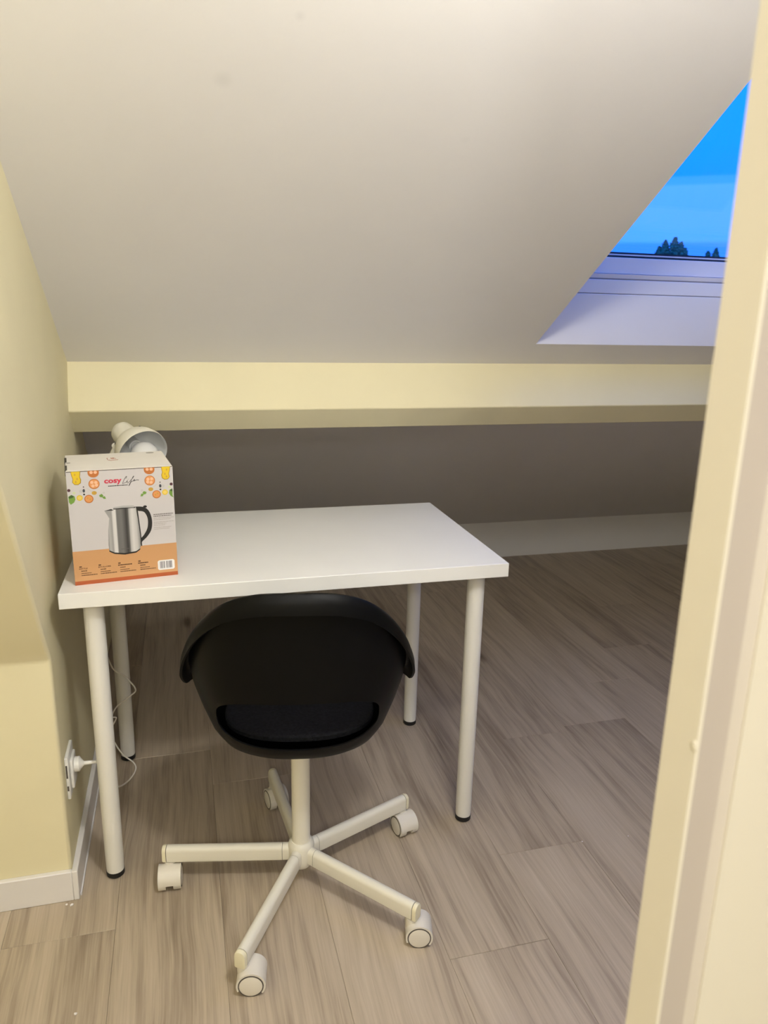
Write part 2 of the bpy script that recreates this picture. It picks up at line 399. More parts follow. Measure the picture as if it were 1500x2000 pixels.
# ------------------------------------------------------------------ trees and ground outside
GZ = -6.0
tag(obj('ground', bbox((-300, 12, GZ - .5), (400, 500, GZ)), GRASS), kind='structure')
def tree(px, dist, tops, label, spread, base_el):
    d = W_ + R_ * (px - 750) / F_PX + U_ * 520 / F_PX; d.z = 0; d.normalize()
    c = Vector((CAM.x, CAM.y, 0)) + d * dist; side = Vector((d.y, -d.x, 0))
    t = empty('tree', (c.x, c.y, GZ)); tag(t, label, 'tree', 'trees beyond the skylight')
    htop = max(h for _, h in tops)
    b = BM(); tube(b, [(0, 0, 0), (.1, .05, (htop - GZ) * .45), (0, 0, htop - GZ - .8)], [.28, .2, .04], 8); obj('trunk', b, BARK, t)
    b = BM(); rnd = random.Random(int(px)); base = GZ + 3.0
    for off, h in tops:
        def rad_at(z): return (.02 + .52 * min(1, max(0, h - z) / 1.2) ** .8 + .12 * max(0, h - z - 1.2)) * spread
        z = h - .05
        while z > base:                                     # overlapping lumps from the tip down
            r0 = rad_at(z); step = .07 if h - z < 2 else .6
            for q in range(6 if h - z < 2 else 5):
                an = rnd.uniform(0, 2 * PI); rr = r0 * rnd.uniform(.05, .85)
                c0 = side * (off + rr * math.cos(an)) + d * (rr * math.sin(an)) + Vector((0, 0, z - GZ))
                g = bmesh.ops.create_icosphere(b, subdivisions=1, radius=(.035 + .07 * min(1, (h - z) / .5) if h - z < 2 else .5) * rnd.uniform(.6, 1.35))['verts']
                for v in g: v.co = c0 + v.co * rnd.uniform(.75, 1.3)
            z -= step
        for k in range(700):
            z = h - rnd.random() ** 1.6 * 2.2; rr = rad_at(z) * rnd.uniform(.5, 1.12); an = rnd.uniform(0, 2 * PI)
            p = side * (off + rr * math.cos(an)) + d * (rr * math.sin(an)) + Vector((0, 0, z - GZ)); s = rnd.uniform(.03, .11)
            v = [b.verts.new(p + Vector((rnd.uniform(-s, s), rnd.uniform(-s, s), rnd.uniform(-s, s)))) for _ in range(4)]
            b.faces.new((v[0], v[1], v[2])); b.faces.new((v[0], v[2], v[3])); b.faces.new((v[0], v[1], v[3])); b.faces.new((v[1], v[2], v[3]))
    tag(obj('crown', b, LEAF, t), kind='stuff')
def el_h(py, px, dist):
    v = W_ + R_ * (px - 750) / F_PX - U_ * (py - 1000) / F_PX
    return CAM.z + dist * v.z / math.hypot(v.x, v.y)
D = 55
tree(1312, D, [(-.40, el_h(470, 1300, D)), (.18, el_h(465, 1316, D)), (.55, el_h(474, 1328, D)), (-.75, el_h(483, 1290, D)), (.85, el_h(486, 1338, D))],
     'dark bushy treetop, the larger one seen through the skylight', 1.0, 0)
tree(1400, D + 5, [(0, el_h(486, 1402, D + 5)), (-.5, el_h(492, 1392, D + 5))], 'small dark treetop at the right edge of the skylight view', .8, 0)

# ================================================================== TABLE
H = .734
tb = tag(empty('table', (0, 0, 0)), 'white rectangular table on four round legs against the left wall', 'table')
obj('tabletop', bbox((0, 0, .70), (1.0, .6, H)), TABLE, tb, bevel=.0014)
for sx_, sy_ in ((0, 0), (1, 0), (1, 1), (0, 1)):
    x = .060 if sx_ == 0 else .940; y = .054 if sy_ == 0 else .546
    b = BM(); lathe(b, [(0, .006), (.0198, .006), (.0206, .05), (.0213, .4), (.0213, .688), (.0225, .689), (.0225, .6995), (0, .6995)], 32)
    l = obj('leg', b, TLEG, tb, smooth='angle'); l.location = (x, y, 0)
    b = BM(); lathe(b, [(0, 0), (.0175, 0), (.0205, .003), (.0208, .0145), (.018, .0155), (0, .0155)], 32)
    obj('foot', b, BLACK, l, smooth='angle')

# ================================================================== CHAIR
HUB = Vector((.486, -.066, 0)); CROT = math.radians(-10)
ch = tag(empty('swivel_chair', HUB, 0), 'black shell swivel chair with white five-star base on casters', 'chair')
def spw(v, p): return math.copysign(abs(v) ** p, v)
TA = [(.40, .137), (.412, .154), (.425, .168), (.45, .185), (.50, .205), (.55, .221), (.60, .230), (.70, .235), (.80, .237)]
TBK = [(.40, .105), (.412, .128), (.425, .146), (.45, .160), (.56, .173), (.70, .186), (.80, .194)]
TBF = [(.40, .15), (.412, .175), (.425, .19), (.45, .205), (.50, .22), (.6, .23), (.8, .23)]
def ring_pt(t, z, out=0, dz=0):
    a = interp(z, TA) + out; bk = (interp(z, TBK) if math.cos(t) > 0 else interp(z, TBF)) + out
    p = .86
    return Vector((a * spw(math.sin(t), p), -bk * spw(math.cos(t), p), z + dz))
def rim_h(t):
    t = abs((t + PI) % (2 * PI) - PI); dg = math.degrees(t)
    TABH = [(0, 0.796), (15, 0.7918), (30, 0.7698), (45, 0.7245), (60, 0.6662), (75, 0.6042), (90, 0.553), (105, 0.5262), (120, 0.5065), (140, 0.4895), (160, 0.481), (180, 0.475)]
    for (x0, a), (x1, b) in zip(TABH[:-1], TABH[1:]):
        if dg <= x1: break
    k = TABH.index((x0, a)); pm = TABH[max(k - 1, 0)]; pn_ = TABH[min(k + 2, len(TABH) - 1)]
    m0 = (b - pm[1]) / max(1e-6, x1 - pm[0]) if k else 0.0; m1 = (pn_[1] - a) / (pn_[0] - x0) if k + 2 < len(TABH) else 0.0
    w = x1 - x0; q = (dg - x0) / w
    return (2 * q ** 3 - 3 * q * q + 1) * a + (q ** 3 - 2 * q * q + q) * w * m0 + (3 * q * q - 2 * q ** 3) * b + (q ** 3 - q * q) * w * m1
NT = 144
bm = BM(); rows = []
levels = []
ctr = bm.verts.new((0, .02, .400))
for f in (.35, .7): rows.append([bm.verts.new(Vector((0, .02, .400)).lerp(ring_pt(2 * PI * i / NT, .402), f)) for i in range(NT)])
for zz in (.402, .412, .425, .44): rows.append([bm.verts.new(ring_pt(2 * PI * i / NT, zz)) for i in range(NT)])
NV = 16
for k in range(1, NV + 1):
    rows.append([bm.verts.new(ring_pt(2 * PI * i / NT, .44 + (rim_h(2 * PI * i / NT) - .44) * k / NV)) for i in range(NT)])
for out, dz in ((.004, .004), (.011, .004), (.017, -.002), (.0215, -.013), (.0235, -.034)):
    rows.append([bm.verts.new(ring_pt(2 * PI * i / NT, rim_h(2 * PI * i / NT), out, dz * min(1, (rim_h(2 * PI * i / NT) - .44) / .12))) for i in range(NT)])
for i in range(NT): bm.faces.new((ctr, rows[0][(i + 1) % NT], rows[0][i]))
for a, b in zip(rows[:-1], rows[1:]):
    for i in range(NT): bm.faces.new((a[i], a[(i + 1) % NT], b[(i + 1) % NT], b[i]))
bmesh.ops.recalc_face_normals(bm, faces=bm.faces[:])
tmp_me = bpy.data.meshes.new('tmp'); bm.to_mesh(tmp_me); bm.free()
tmp = bpy.data.objects.new('tmp', tmp_me); COL.objects.link(tmp)
so = tmp.modifiers.new('thickness', 'SOLIDIFY'); so.thickness = .005; so.offset = -1
bm = BM(); poly = []
for k in range(64):
    t = 2 * PI * k / 64; cx, sz = spw(math.cos(t), .66), spw(math.sin(t), .66)
    zc = .5085; hh = .051 if sz > 0 else .0605
    x = .166 * cx; z = zc + hh * sz
    poly.append((x, z))
prism(bm, poly, -.5, -.06); bmesh.ops.recalc_face_normals(bm, faces=bm.faces[:])
cm = bpy.data.meshes.new('tmpc'); bm.to_mesh(cm); bm.free(); cut = bpy.data.objects.new('tmpc', cm); COL.objects.link(cut)
bo = tmp.modifiers.new('opening', 'BOOLEAN'); bo.operation = 'DIFFERENCE'; bo.object = cut; bo.solver = 'EXACT'
dg = bpy.context.evaluated_depsgraph_get(); dg.update()
shell_me = bpy.data.meshes.new_from_object(tmp.evaluated_get(dg))
for t_ in (tmp, cut): bpy.data.objects.remove(t_)
shell_me.name = 'shell'
sh = obj('shell', shell_me, SHELL, ch); sh.rotation_euler = (0, 0, CROT)
for p in shell_me.polygons: p.use_smooth = True
shell_me.set_sharp_from_angle(angle=math.radians(40))
bv = sh.modifiers.new('bevel', 'BEVEL'); bv.width = .0015; bv.segments = 2; bv.limit_method = 'ANGLE'; bv.angle_limit = math.radians(45)
# seat pan and cushion
def pad(name, hw, yr, yf, lev, m):
    bm = BM(); rs = []
    for z, ins in lev:
        rs.append([bm.verts.new(((hw - ins) * spw(math.sin(t), .85), (-(yr - ins) * spw(math.cos(t), .85) if math.cos(t) > 0 else (yf - ins) * spw(abs(math.cos(t)), .85)), z)) for t in [2 * PI * i / 64 for i in range(64)]])
    bm.faces.new(rs[0]); bm.faces.new(rs[-1])
    for a, b in zip(rs[:-1], rs[1:]):
        for i in range(64): bm.faces.new((a[i], a[(i + 1) % 64], b[(i + 1) % 64], b[i]))
    o_ = obj(name, bm, m, ch, smooth='angle'); o_.rotation_euler = (0, 0, CROT); return o_
pad('seat_pan', .145, .108, .18, [(.4075, .03), (.410, .02), (.438, 0), (.4405, .004)], SHELL)
tag(pad('seat_pad', .163, .122, .195, [(.4405, .008), (.4425, .001), (.452, 0), (.4555, .003), (.4572, .012), (.458, .06)], FELT), 'black felt seat pad')
bm = BM(); box(bm, (-.08, -.08, .385), (.08, .08, .3995)); br = obj('seat_bracket', bm, CHW, ch, bevel=.003); br.rotation_euler = (0, 0, CROT)
bm = BM(); lathe(bm, [(0, .09), (.0212, .09), (.0212, .372), (.026, .376), (.026, .386), (0, .386)], 36)
obj('gas_column', bm, CHW, ch, smooth='angle')
bm = BM(); lathe(bm, [(0, .044), (.022, .044), (.027, .05), (.030, .06), (.0305, .098), (.0285, .106), (.0235, .111), (0, .111)], 40)
hub = obj('hub', bm, CHW, ch, smooth='angle')
# arms and casters
def arm_section(w, h, n=5, rt=.0115, rb=.004):
    pts = []
    for cx, cz, r, a0 in ((w / 2 - rt, h - rt, rt, 0), (-w / 2 + rt, h - rt, rt, 90), (-w / 2 + rb, rb, rb, 180), (w / 2 - rb, rb, rb, 270)):
        for k in range(n + 1):
            a = math.radians(a0 + 90 * k / n); pts.append((cx + r * math.cos(a), cz + r * math.sin(a)))
    return pts
def loft(sections):
    b = BM(); rr = []
    for y, pts, dz in sections: rr.append([b.verts.new((x, y, z + dz)) for x, z in pts])
    b.faces.new(rr[0]); b.faces.new(rr[-1][::-1])
    for a, c in zip(rr[:-1], rr[1:]):
        n = len(a)
        for i in range(n): b.faces.new((a[i], c[i], c[(i + 1) % n], a[(i + 1) % n]))
    return b
AW, AH, AR = .0240, .0385, .322
sec = arm_section(AW, AH); sec_in = arm_section(AW - .0016, AH - .0016)
arm_me = loft([(.044, sec, .0605), (AR - .0106, sec, .0572)]); root_me = loft([(.012, sec, .0615), (.0430, sec, .0607)])
seam_me = loft([(.0425, [(x * .94, z * .94 + .001) for x, z in sec], .0606), (.0445, [(x * .94, z * .94 + .001) for x, z in sec], .0605)])
seam2 = loft([(AR - .0105, [(x * .93, z * .93 + .001) for x, z in sec], .0572), (AR - .0085, [(x * .93, z * .93 + .001) for x, z in sec], .0572)])
cap_me = loft([(AR - .009, sec, .0572), (AR - .003, sec, .0572), (AR - .0005, [(x * .93, (z - AH / 2) * .95 + AH / 2) for x, z in sec], .0572), (AR, [(x * .75, (z - AH / 2) * .85 + AH / 2) for x, z in sec], .0572)])
def mesh_of(b, name):
    me = bpy.data.meshes.new(name); bmesh.ops.recalc_face_normals(b, faces=b.faces[:]); b.to_mesh(me); b.free()
    for p in me.polygons: p.use_smooth = True
    me.set_sharp_from_angle(angle=math.radians(32)); return me
arm_me, root_me, seam_me, seam2, cap_me = [mesh_of(b, n) for b, n in ((arm_me, 'arm'), (root_me, 'arm_root'), (seam_me, 'seam'), (seam2, 'seam'), (cap_me, 'end_cap'))]
# caster meshes: axis = x, trails towards -y, pivot at origin
WR = .0245; WC = (-.016, WR)
def sector(b, r0, r1, x0, x1, a0, a1, n=24):
    vs_ = []
    for k in range(n + 1):
        a = math.radians(a0 + (a1 - a0) * k / n); c, s = -math.cos(a), math.sin(a)
        vs_.append([b.verts.new((x, WC[0] + r * c, WC[1] + r * s)) for x, r in ((x0, r0), (x1, r0), (x1, r1), (x0, r1))])
    b.faces.new(vs_[0]); b.faces.new(vs_[-1][::-1])
    for A, B in zip(vs_[:-1], vs_[1:]):
        for i in range(4): b.faces.new((A[i], A[(i + 1) % 4], B[(i + 1) % 4], B[i]))
b = BM(); sector(b, .0252, .0290, -.0255, .0255, -8, 205); sector(b, .0252, .0290, -.0255, -.0085, -38, -8, 6); sector(b, .0252, .0290, .0085, .0255, -38, -8, 6)
sector(b, .004, .0265, -.006, .006, 0, 190)
lathe(b, [(0, .03), (.0125, .03), (.0125, .0572), (0, .0572)], 20)
hood_me = mesh_of(b, 'hood')
b = BM(); Mx = Matrix.Rotation(PI / 2, 4, 'Y')
lathe(b, [(0, .0075), (.022, .0075), (WR, .0095), (WR, .0235), (.0232, .0258), (.019, .0270), (.010, .0277), (0, .0279)], 36)
for v in b.verts: v.co = Mx @ v.co
wheel_me = mesh_of(b, 'wheel')
b = BM(); lathe(b, [(.0228, .0246), (.0250, .0246), (.0250, .0262), (.0228, .0262)], 36, closed=True)
for v in b.verts: v.co = Mx @ v.co
ring_me = mesh_of(b, 'groove_ring')
for me, mm in ((arm_me, CHW), (root_me, CHW), (seam_me, GROOVE), (seam2, GROOVE), (cap_me, CHCAP), (hood_me, CASTER), (wheel_me, CASTER), (ring_me, GROOVE)):
    me.materials.append(mm)
def inst(name, me, parent, loc=(0, 0, 0), rz=0):
    o_ = bpy.data.objects.new(name, me); COL.objects.link(o_); o_.parent = parent; o_.location = loc; o_.rotation_euler = (0, 0, rz); return o_
axis = {0: 15, 1: 15, 2: -4, 3: 80, 4: 76}                # caster axle azimuths, degrees, by arm
for k in range(5):
    az = math.radians(23.3 + 72 * k)
    arm = inst('arm', arm_me, ch, (0, 0, 0), az - PI / 2)
    inst('arm_root', root_me, arm); inst('seam', seam_me, arm); inst('seam', seam2, arm); inst('end_cap', cap_me, arm)
    rp = AR - .016
    cs = inst('caster', hood_me, ch, (rp * math.cos(az), rp * math.sin(az), 0), math.radians(axis[k]))
    for s in (0, PI):
        w_ = inst('wheel', wheel_me, cs, (0, WC[0], WC[1]), s)
        g_ = inst('groove_ring', ring_me, cs, (0, WC[0], WC[1]), s)

# ================================================================== KETTLE BOX
A0 = Vector((.029, .046, H)); BW, BH, BD = .211, .2455, .183
brz = math.atan2(.029, .209)
kb = tag(empty('kettle_box', A0, brz), 'white and orange cardboard kettle box with a kettle picture, on the table', 'box')
b = BM(); box(b, (0, 0, 0), (BW, BD, BH - .001)); obj('carton', b, BOXW, kb, bevel=.0008)
obj('top_flap', bbox((.0012, .0012, BH - .001), (BW - .0012, BD - .0008, BH + .0003)), BOXTOP, kb)
obj('flap_gap_shadow', bbox((.0008, -.0002, BH - .0022), (BW - .001, .0012, BH - .0008)), pr('gap_shadow', (.10, .08, .07)), kb)  # dark strip paints the shadow along the flap's front edge
lay = [0]
def flat(name, poly, m, z=1, parent=None, dx=0, dz=0):
    b = BM(); prism(b, [(x + dx, h + dz) for x, h in poly], -.0001 - .00012 * z, -.00002); return obj(name, b, m, parent or kb)
def circ(x, h, rx, rh=None, n=24, a0=0, a1=360):
    rh = rh or rx
    return [(x + rx * math.cos(math.radians(a0 + (a1 - a0) * k / n)), h + rh * math.sin(math.radians(a0 + (a1 - a0) * k / n))) for k in range(n if a1 - a0 == 360 else n + 1)]
def rect(x0, h0, x1, h1): return [(x0, h0), (x1, h0), (x1, h1), (x0, h1)]
flat('apricot_band', rect(0, .0085, BW, .0745), ORANGE, 0)
flat('rust_band', rect(0, 0, BW, .0085), DORANGE, 0)
# side prints (the bands wrap round the right side)
for nm, z0_, z1_, m_ in (('apricot_side', .0085, .0745, ORANGE), ('rust_side', 0, .0085, DORANGE)):
    obj(nm, bbox((BW - .00005, .0005, z0_), (BW + .0001, BD - .001, z1_)), m_, kb)
    obj(nm, bbox((-.0001, .0005, z0_), (.00005, BD - .001, z1_)), m_, kb)
# food pictures
OR1, OR2 = pr('bowl_rim', (.50, .16, .035)), pr('bowl_fill', (.70, .30, .10)); PK = pr('pale_slice', (.80, .48, .30)); YE = pr('yellow', (.72, .50, .02)); YED = pr('olive_peel', (.36, .22, .01))
GR = pr('leaf_green', (.16, .30, .05)); GR2 = pr('dark_green', (.05, .10, .03)); DK = pr('plum_dark', (.07, .02, .03)); INK = pr('black_ink', (.012, .011, .011)); PGREY = pr('pale_grey', (.52, .50, .49)); PG = pr('pale_green', (.55, .62, .35)); GOLD = pr('gold', (.55, .33, .05))
def food(sx_, X):
    """X: maps the left group's x to either side"""
    def f(name, x, h, rx, rh, m, z=1, **k):
        return flat(name, circ(X(x), h, rx, rh, **k), m, z)
    top = .2444
    flat('pepper_slice_rim', [(X(x), h) for x, h in [(.0095, top), (.028, top), (.0275, .238), (.0265, .233), (.0285, .227), (.0275, .220), (.022, .2162), (.015, .2170), (.0112, .222), (.0125, .229), (.0105, .236)]], YED, 1)
    flat('pepper_slice', [(X(x), h) for x, h in [(.0105, top), (.0268, top), (.0262, .238), (.0252, .233), (.0270, .227), (.0262, .2210), (.0215, .2176), (.0156, .2184), (.0125, .222), (.0137, .229), (.0117, .236)]], YE, 2)
    for q in ((.017, .238), (.021, .229), (.018, .223)): f('seed', *q, .0016, .0026, GOLD, 3, n=10)
    b0 = .0525
    f('bowl', b0, .2165, .0108, .0108, OR1, 1); f('bowl_fill', b0, .2167, .0092, .0092, OR2, 2)
    for dx, dh in ((-.004, .0035), (.0035, .003), (-.0025, -.004), (.0045, -.003)): f('slice', b0 + dx, .2165 + dh, .0032, .0032, PK, 3, n=12)
    hb = [(X(b0 + .0108 * math.cos(a)), .2396 + .0095 * math.sin(a)) for a in [PI + PI * k / 16 for k in range(17)]]
    hb = [(hb[0][0], top)] + hb + [(hb[-1][0], top)]
    flat('half_bowl', hb, OR1, 1); f('slice', b0 - .004, .2408, .0034, .0032, PK, 2, n=12); f('slice', b0 + .004, .2408, .0034, .0032, PK, 2, n=12)
    f('small_bowl', .0403, .1855, .0088, .0088, OR1, 1); f('small_bowl_fill', .0403, .1858, .0070, .0070, OR2, 2)
    for dx, dh in ((-.002, .002), (.0025, -.001)): f('filling', .0403 + dx, .1858 + dh, .0018, .0018, GOLD, 3, n=8)
    f('lemon', .0228, .189, .0060, .0060, YE, 1); f('lemon_core', .0228, .189, .0040, .0040, pr('lemon_pale', (.78, .58, .15)), 2)
    lf = [(.0015, .193), (.0075, .1965), (.0135, .193), (.0145, .186), (.0115, .180), (.0050, .176), (.0020, .181)]
    flat('cabbage_leaf', [(X(x), h) for x, h in lf], GR, 1)
    flat('cabbage_dark', [(X(x), h) for x, h in [(.0018, .192), (.0075, .196), (.0125, .193), (.0090, .190), (.0030, .189)]], GR2, 2)
    for poly in ([(.0605, .192), (.0660, .1945), (.0690, .1905), (.0650, .187), (.0615, .1885)], [(.0655, .1885), (.0715, .189), (.0735, .1835), (.0690, .1835)]):
        flat('herb_leaf', [(X(x), h) for x, h in poly], GR, 1)
    flat('herb_flower', [(X(x), h) for x, h in circ(.0698, .1965, .0024, .0022, 10)], PGREY, 1)
    flat('spoon', [(X(x), h) for x, h in [(.0365, .2085), (.0372, .2093), (.0495, .2000), (.0487, .1990)]], PGREY, 1)
    f('spoon_bowl', .0515, .1975, .0050, .0040, GOLD, 2, n=16)
    f('garlic', .0270, .2030, .0042, .0036, PGREY, 1, n=14); f('olive', .0318, .2035, .0024, .0038, pr('slate', (.05, .055, .07)), 2, n=12); f('berry', .0318, .1957, .0019, .0019, INK, 1, n=10)
    f('beet', .0035, .2060, .0032, .0032, DK, 1, n=12); f('sprout', .0130, .2000, .0030, .0025, PG, 1, n=10); f('clove', .0318, .2115, .0014, .0012, DK, 1, n=8)
food(1, lambda x: x)
food(-1, lambda x: .2155 - x if x > .0045 else .2100 - x)
# brand wordmark
def text(name, s, x, h, size, m, wide=None, bold=0, z=2, parent=None, M=None):
    cu = bpy.data.curves.new(name, 'FONT'); cu.body = s; cu.size = 1.0; cu.extrude = .012; cu.offset = bold; cu.resolution_u = 3
    t_ = bpy.data.objects.new('tmp', cu); COL.objects.link(t_)
    dg_ = bpy.context.evaluated_depsgraph_get(); me = bpy.data.meshes.new_from_object(t_.evaluated_get(dg_)); bpy.data.objects.remove(t_)
    x0_ = min(v.co.x for v in me.vertices); x1_ = max(v.co.x for v in me.vertices)
    kx = wide / (x1_ - x0_) if wide else size
    for v in me.vertices:
        v.co = Vector((x + (v.co.x - x0_) * kx, -.0001 - .00012 * z + v.co.z * .002, h + v.co.y * size))
        if M: v.co = M @ v.co
    return obj(name, me, m, parent or kb)
RED = pr('raspberry_red', (.60, .03, .07))
text('wordmark', 'cosy', .0722, .2165, .0150, RED, wide=.0345, bold=.035)
life = [(.1150, .2240), (.1172, .2275), (.1160, .2283), (.1115, .2215), (.1085, .2150), (.1082, .2137), (.1110, .2143), (.1160, .2165), (.1182, .2200), (.1172, .2155), (.1185, .2143), (.1215, .2165), (.1265, .2215), (.1312, .2270), (.1306, .2280), (.1275, .2230), (.1235, .2145), (.1205, .2088), (.1200, .2078), (.1222, .2105), (.1250, .2160), (.1272, .2172), (.1300, .2180), (.1328, .2200), (.1322, .2212), (.1305, .2195), (.1312, .2178), (.1345, .2188), (.1375, .2200), (.1395, .2190), (.1410, .2195)]
b = BM(); tube(b, catmull([(x, -.0003, h) for x, h in life], 4), .00042, 6); obj('script_wordmark', b, INK, kb)
flat('script_dot', circ(.1195, .2222, .0006, n=8), INK, 2)
def dashes(x0, x1, h, t, m, seed, z=2, gap=.0006, lo=.0012, hi=.0046):
    r = random.Random(seed); x = x0; b = BM()
    while x < x1:
        w = min(r.uniform(lo, hi), x1 - x); 
        if w > .0004: prism(b, rect(x, h, x + w, h + t), -.0001 - .00012 * z, -.00002)
        x += w + gap
    return obj('small_print', b, m, kb)
dashes(.0795, .1180, .2092, .0016, INK, 3, gap=.0007, lo=.0015, hi=.006)
# kettle picture
def steel():
    M = bpy.data.materials.new('print_brushed_steel'); M.use_nodes = True; t = M.node_tree; b_ = t.nodes['Principled BSDF']; b_.inputs['Roughness'].default_value = .45
    c = t.nodes.new('ShaderNodeTexCoord'); s = t.nodes.new('ShaderNodeSeparateXYZ'); mr_ = t.nodes.new('ShaderNodeMapRange'); r = t.nodes.new('ShaderNodeValToRGB')
    mr_.inputs['From Min'].default_value = .0715; mr_.inputs['From Max'].default_value = .1367
    e = r.color_ramp.elements; stops = [(0, .22), (.06, .42), (.15, .30), (.19, .62), (.27, .66), (.31, .14), (.45, .16), (.52, .10), (.60, .035), (.66, .10), (.70, .42), (.78, .62), (.90, .50), (.97, .30), (1, .16)]
    while len(e) < len(stops): e.new(.5)
    for q, (p, v) in zip(e, stops): q.position = p; q.color = (v, v * .97, v * .94, 1)
    t.links.new(c.outputs['Object'], s.inputs[0]); t.links.new(s.outputs['X'], mr_.inputs['Value']); t.links.new(mr_.outputs[0], r.inputs[0]); t.links.new(r.outputs[0], b_.inputs['Base Color'])
    return M
STEEL = steel()
ho = [(.1302, .162), (.1466, .160), (.1576, .150), (.1627, .129), (.1599, .108), (.150, .093), (.1401, .084), (.1384, .079)]
hi_ = [(.1357, .152), (.1471, .149), (.1532, .137), (.154, .123), (.1511, .110), (.1441, .098), (.138, .091), (.1367, .083)]
def cm2(P): return [(v.x, v.y) for v in catmull([(x, h, 0) for x, h in P], 4)]
HO, HI = cm2(ho), cm2(hi_)
b = BM()
for q in range(len(HO) - 1): prism(b, [HO[q], HO[q + 1], HI[q + 1], HI[q]], -.0004, -.00002)
obj('kettle_handle', b, pr('handle_black', (.018, .017, .017)), kb)
flat('kettle_switch', circ(.1500, .1605, .0040, .0026, n=14), INK, 1)
flat('kettle_spine', [(.1315, .160), (.1345, .160), (.1385, .100), (.1392, .074), (.1368, .074), (.1365, .100)], INK, 2)
flat('kettle_spout', [(.0685, .1575), (.0819, .160), (.089, .157), (.084, .147), (.0779, .138), (.0745, .146)], pr('steel_mid', (.33, .32, .31)), 2)
flat('kettle_spout_lip', [(.0685, .1578), (.0819, .1605), (.0870, .1580), (.0850, .1570), (.0790, .1575)], INK, 3)
body = [(.0848, .161), (.1055, .1635), (.1306, .162), (.1338, .136), (.1361, .104), (.1367, .079), (.135, .069), (.1262, .0635), (.103, .0615), (.0825, .065), (.072, .071), (.0715, .083), (.0732, .115), (.0760, .137), (.080, .150)]
flat('kettle_body', body, STEEL, 3)
flat('kettle_lid', [(.085, .161), (.0871, .164), (.1057, .166), (.1262, .1648), (.1306, .162), (.126, .1605), (.1053, .1615)], pr('lid_grey', (.42, .41, .40)), 4)
flat('kettle_lid_shadow', [(.0855, .1612), (.1053, .1618), (.126, .1608), (.1306, .162), (.1300, .1595), (.1053, .1596), (.0865, .1592)], INK, 4)
flat('kettle_base', [(.072, .071), (.0825, .065), (.103, .0615), (.1262, .0635), (.135, .069), (.1344, .0660), (.126, .0602), (.103, .0582), (.0823, .0618), (.0722, .068)], INK, 4)
b = BM(); dashes(.0965, .1130, .0705, .0013, pr('steel_dark_ink', (.10, .095, .09)), 11, z=4)
# small print at the right of the picture and the four language columns
TXT = pr('text_grey', (.17, .15, .14)); TXT2 = pr('text_pale', (.40, .36, .34))
for k, (h, x1, m_, th_) in enumerate([(.1405, .2075, TXT, .0018), (.1365, .2035, TXT, .0018), (.1325, .2090, TXT2, .0012), (.1290, .2010, TXT2, .0012), (.1235, .2085, TXT2, .0012), (.1200, .1920, TXT2, .0012), (.1165, .1890, TXT2, .0012), (.1115, .2020, TXT2, .0012), (.1080, .1980, TXT2, .0012)]):
    dashes(.1660, x1, h, th_, m_, 20 + k, gap=.0007)
TB = pr('text_brown', (.10, .045, .02))
for k, (x, words, wd_) in enumerate([(.0100, 'KETTLE', .0165), (.0480, 'BOUILLOIRE', .0250), (.0875, None, .0290), (.1285, None, .0215)]):
    flat('flag', rect(x + .0005, .0390, x + .0055, .0415), TB, 2)
    if words: text('product_name', words, x, .0345, .0040, TB, wide=wd_, bold=.02)
    else: dashes(x, x + wd_, .0345, .0026, TB, 60 + k, gap=.0005, lo=.0016, hi=.003)
    dashes(x + .0040, x + .0150, .0295, .0020, TB, 70 + k, gap=.0005, lo=.001, hi=.0025)
    dashes(x + .0040, x + .0240, .0245, .0016, TB, 80 + k, gap=.0006, lo=.001, hi=.0025)
    dashes(x + .0040, x + .0360, .0200, .0018, TB, 90 + k, gap=.0007, lo=.001, hi=.0035)
st = [(.1690 + dx, dh) for dx, dh in [(.0030, .0150), (.0330, .0150), (.0358, .0175), (.0358, .0345), (.0330, .0372), (.0030, .0372), (.0002, .0345), (.0002, .0175)]]
sticker = flat('barcode_sticker', st, pr('sticker_white', (.82, .80, .79)), 2)
b = BM(); r_ = random.Random(5); x = .1740
while x < .2000:
    w = r_.uniform(.0004, .0016)
    if abs(x - .1852) > .0012: prism(b, rect(x, .0185, x + w, .0345), -.0005, -.0003)
    x += w + r_.uniform(.0005, .0012)
obj('barcode', b, pr('barcode_ink', (.10, .09, .12)), sticker)
# marks on the lid
b = BM()
for P in ([(.0855, .118), (.0870, .125), (.0865, .103)], [(.0930, .120), (.1010, .119)], [(.0950, .126), (.0950, .114), (.1000, .112)], [(.0985, .126), (.1040, .113)], [(.0880, .100), (.0935, .094), (.1010, .098), (.1080, .098)]):
    tube(b, [(x, y, BH + .0004) for x, y in P], .0007, 5)
obj('lid_symbol', b, pr('lid_red', (.45, .17, .10)), kb)
obj('lid_oval', None or (lambda bb_: (lathe(bb_, [(0, 0), (1, 0), (1, .0002), (0, .0002)], 24, Matrix.Translation((.182, .166, BH + .0003)) @ Matrix.Diagonal((.009, .007, 1, 1))), bb_)[1])(BM()), pr('lid_grey_oval', (.30, .28, .26)), kb)
for y0_, y1_ in ((.010, .060), (.098, .150)):
    obj('flap_slot', bbox((-.0009, y0_, BH - .012), (.0036, y1_, BH + .0008)), INK, kb)
obj('lid_mark', bbox((.0030, .088, BH + .0002), (.0105, .0925, BH + .0005)), INK, kb)

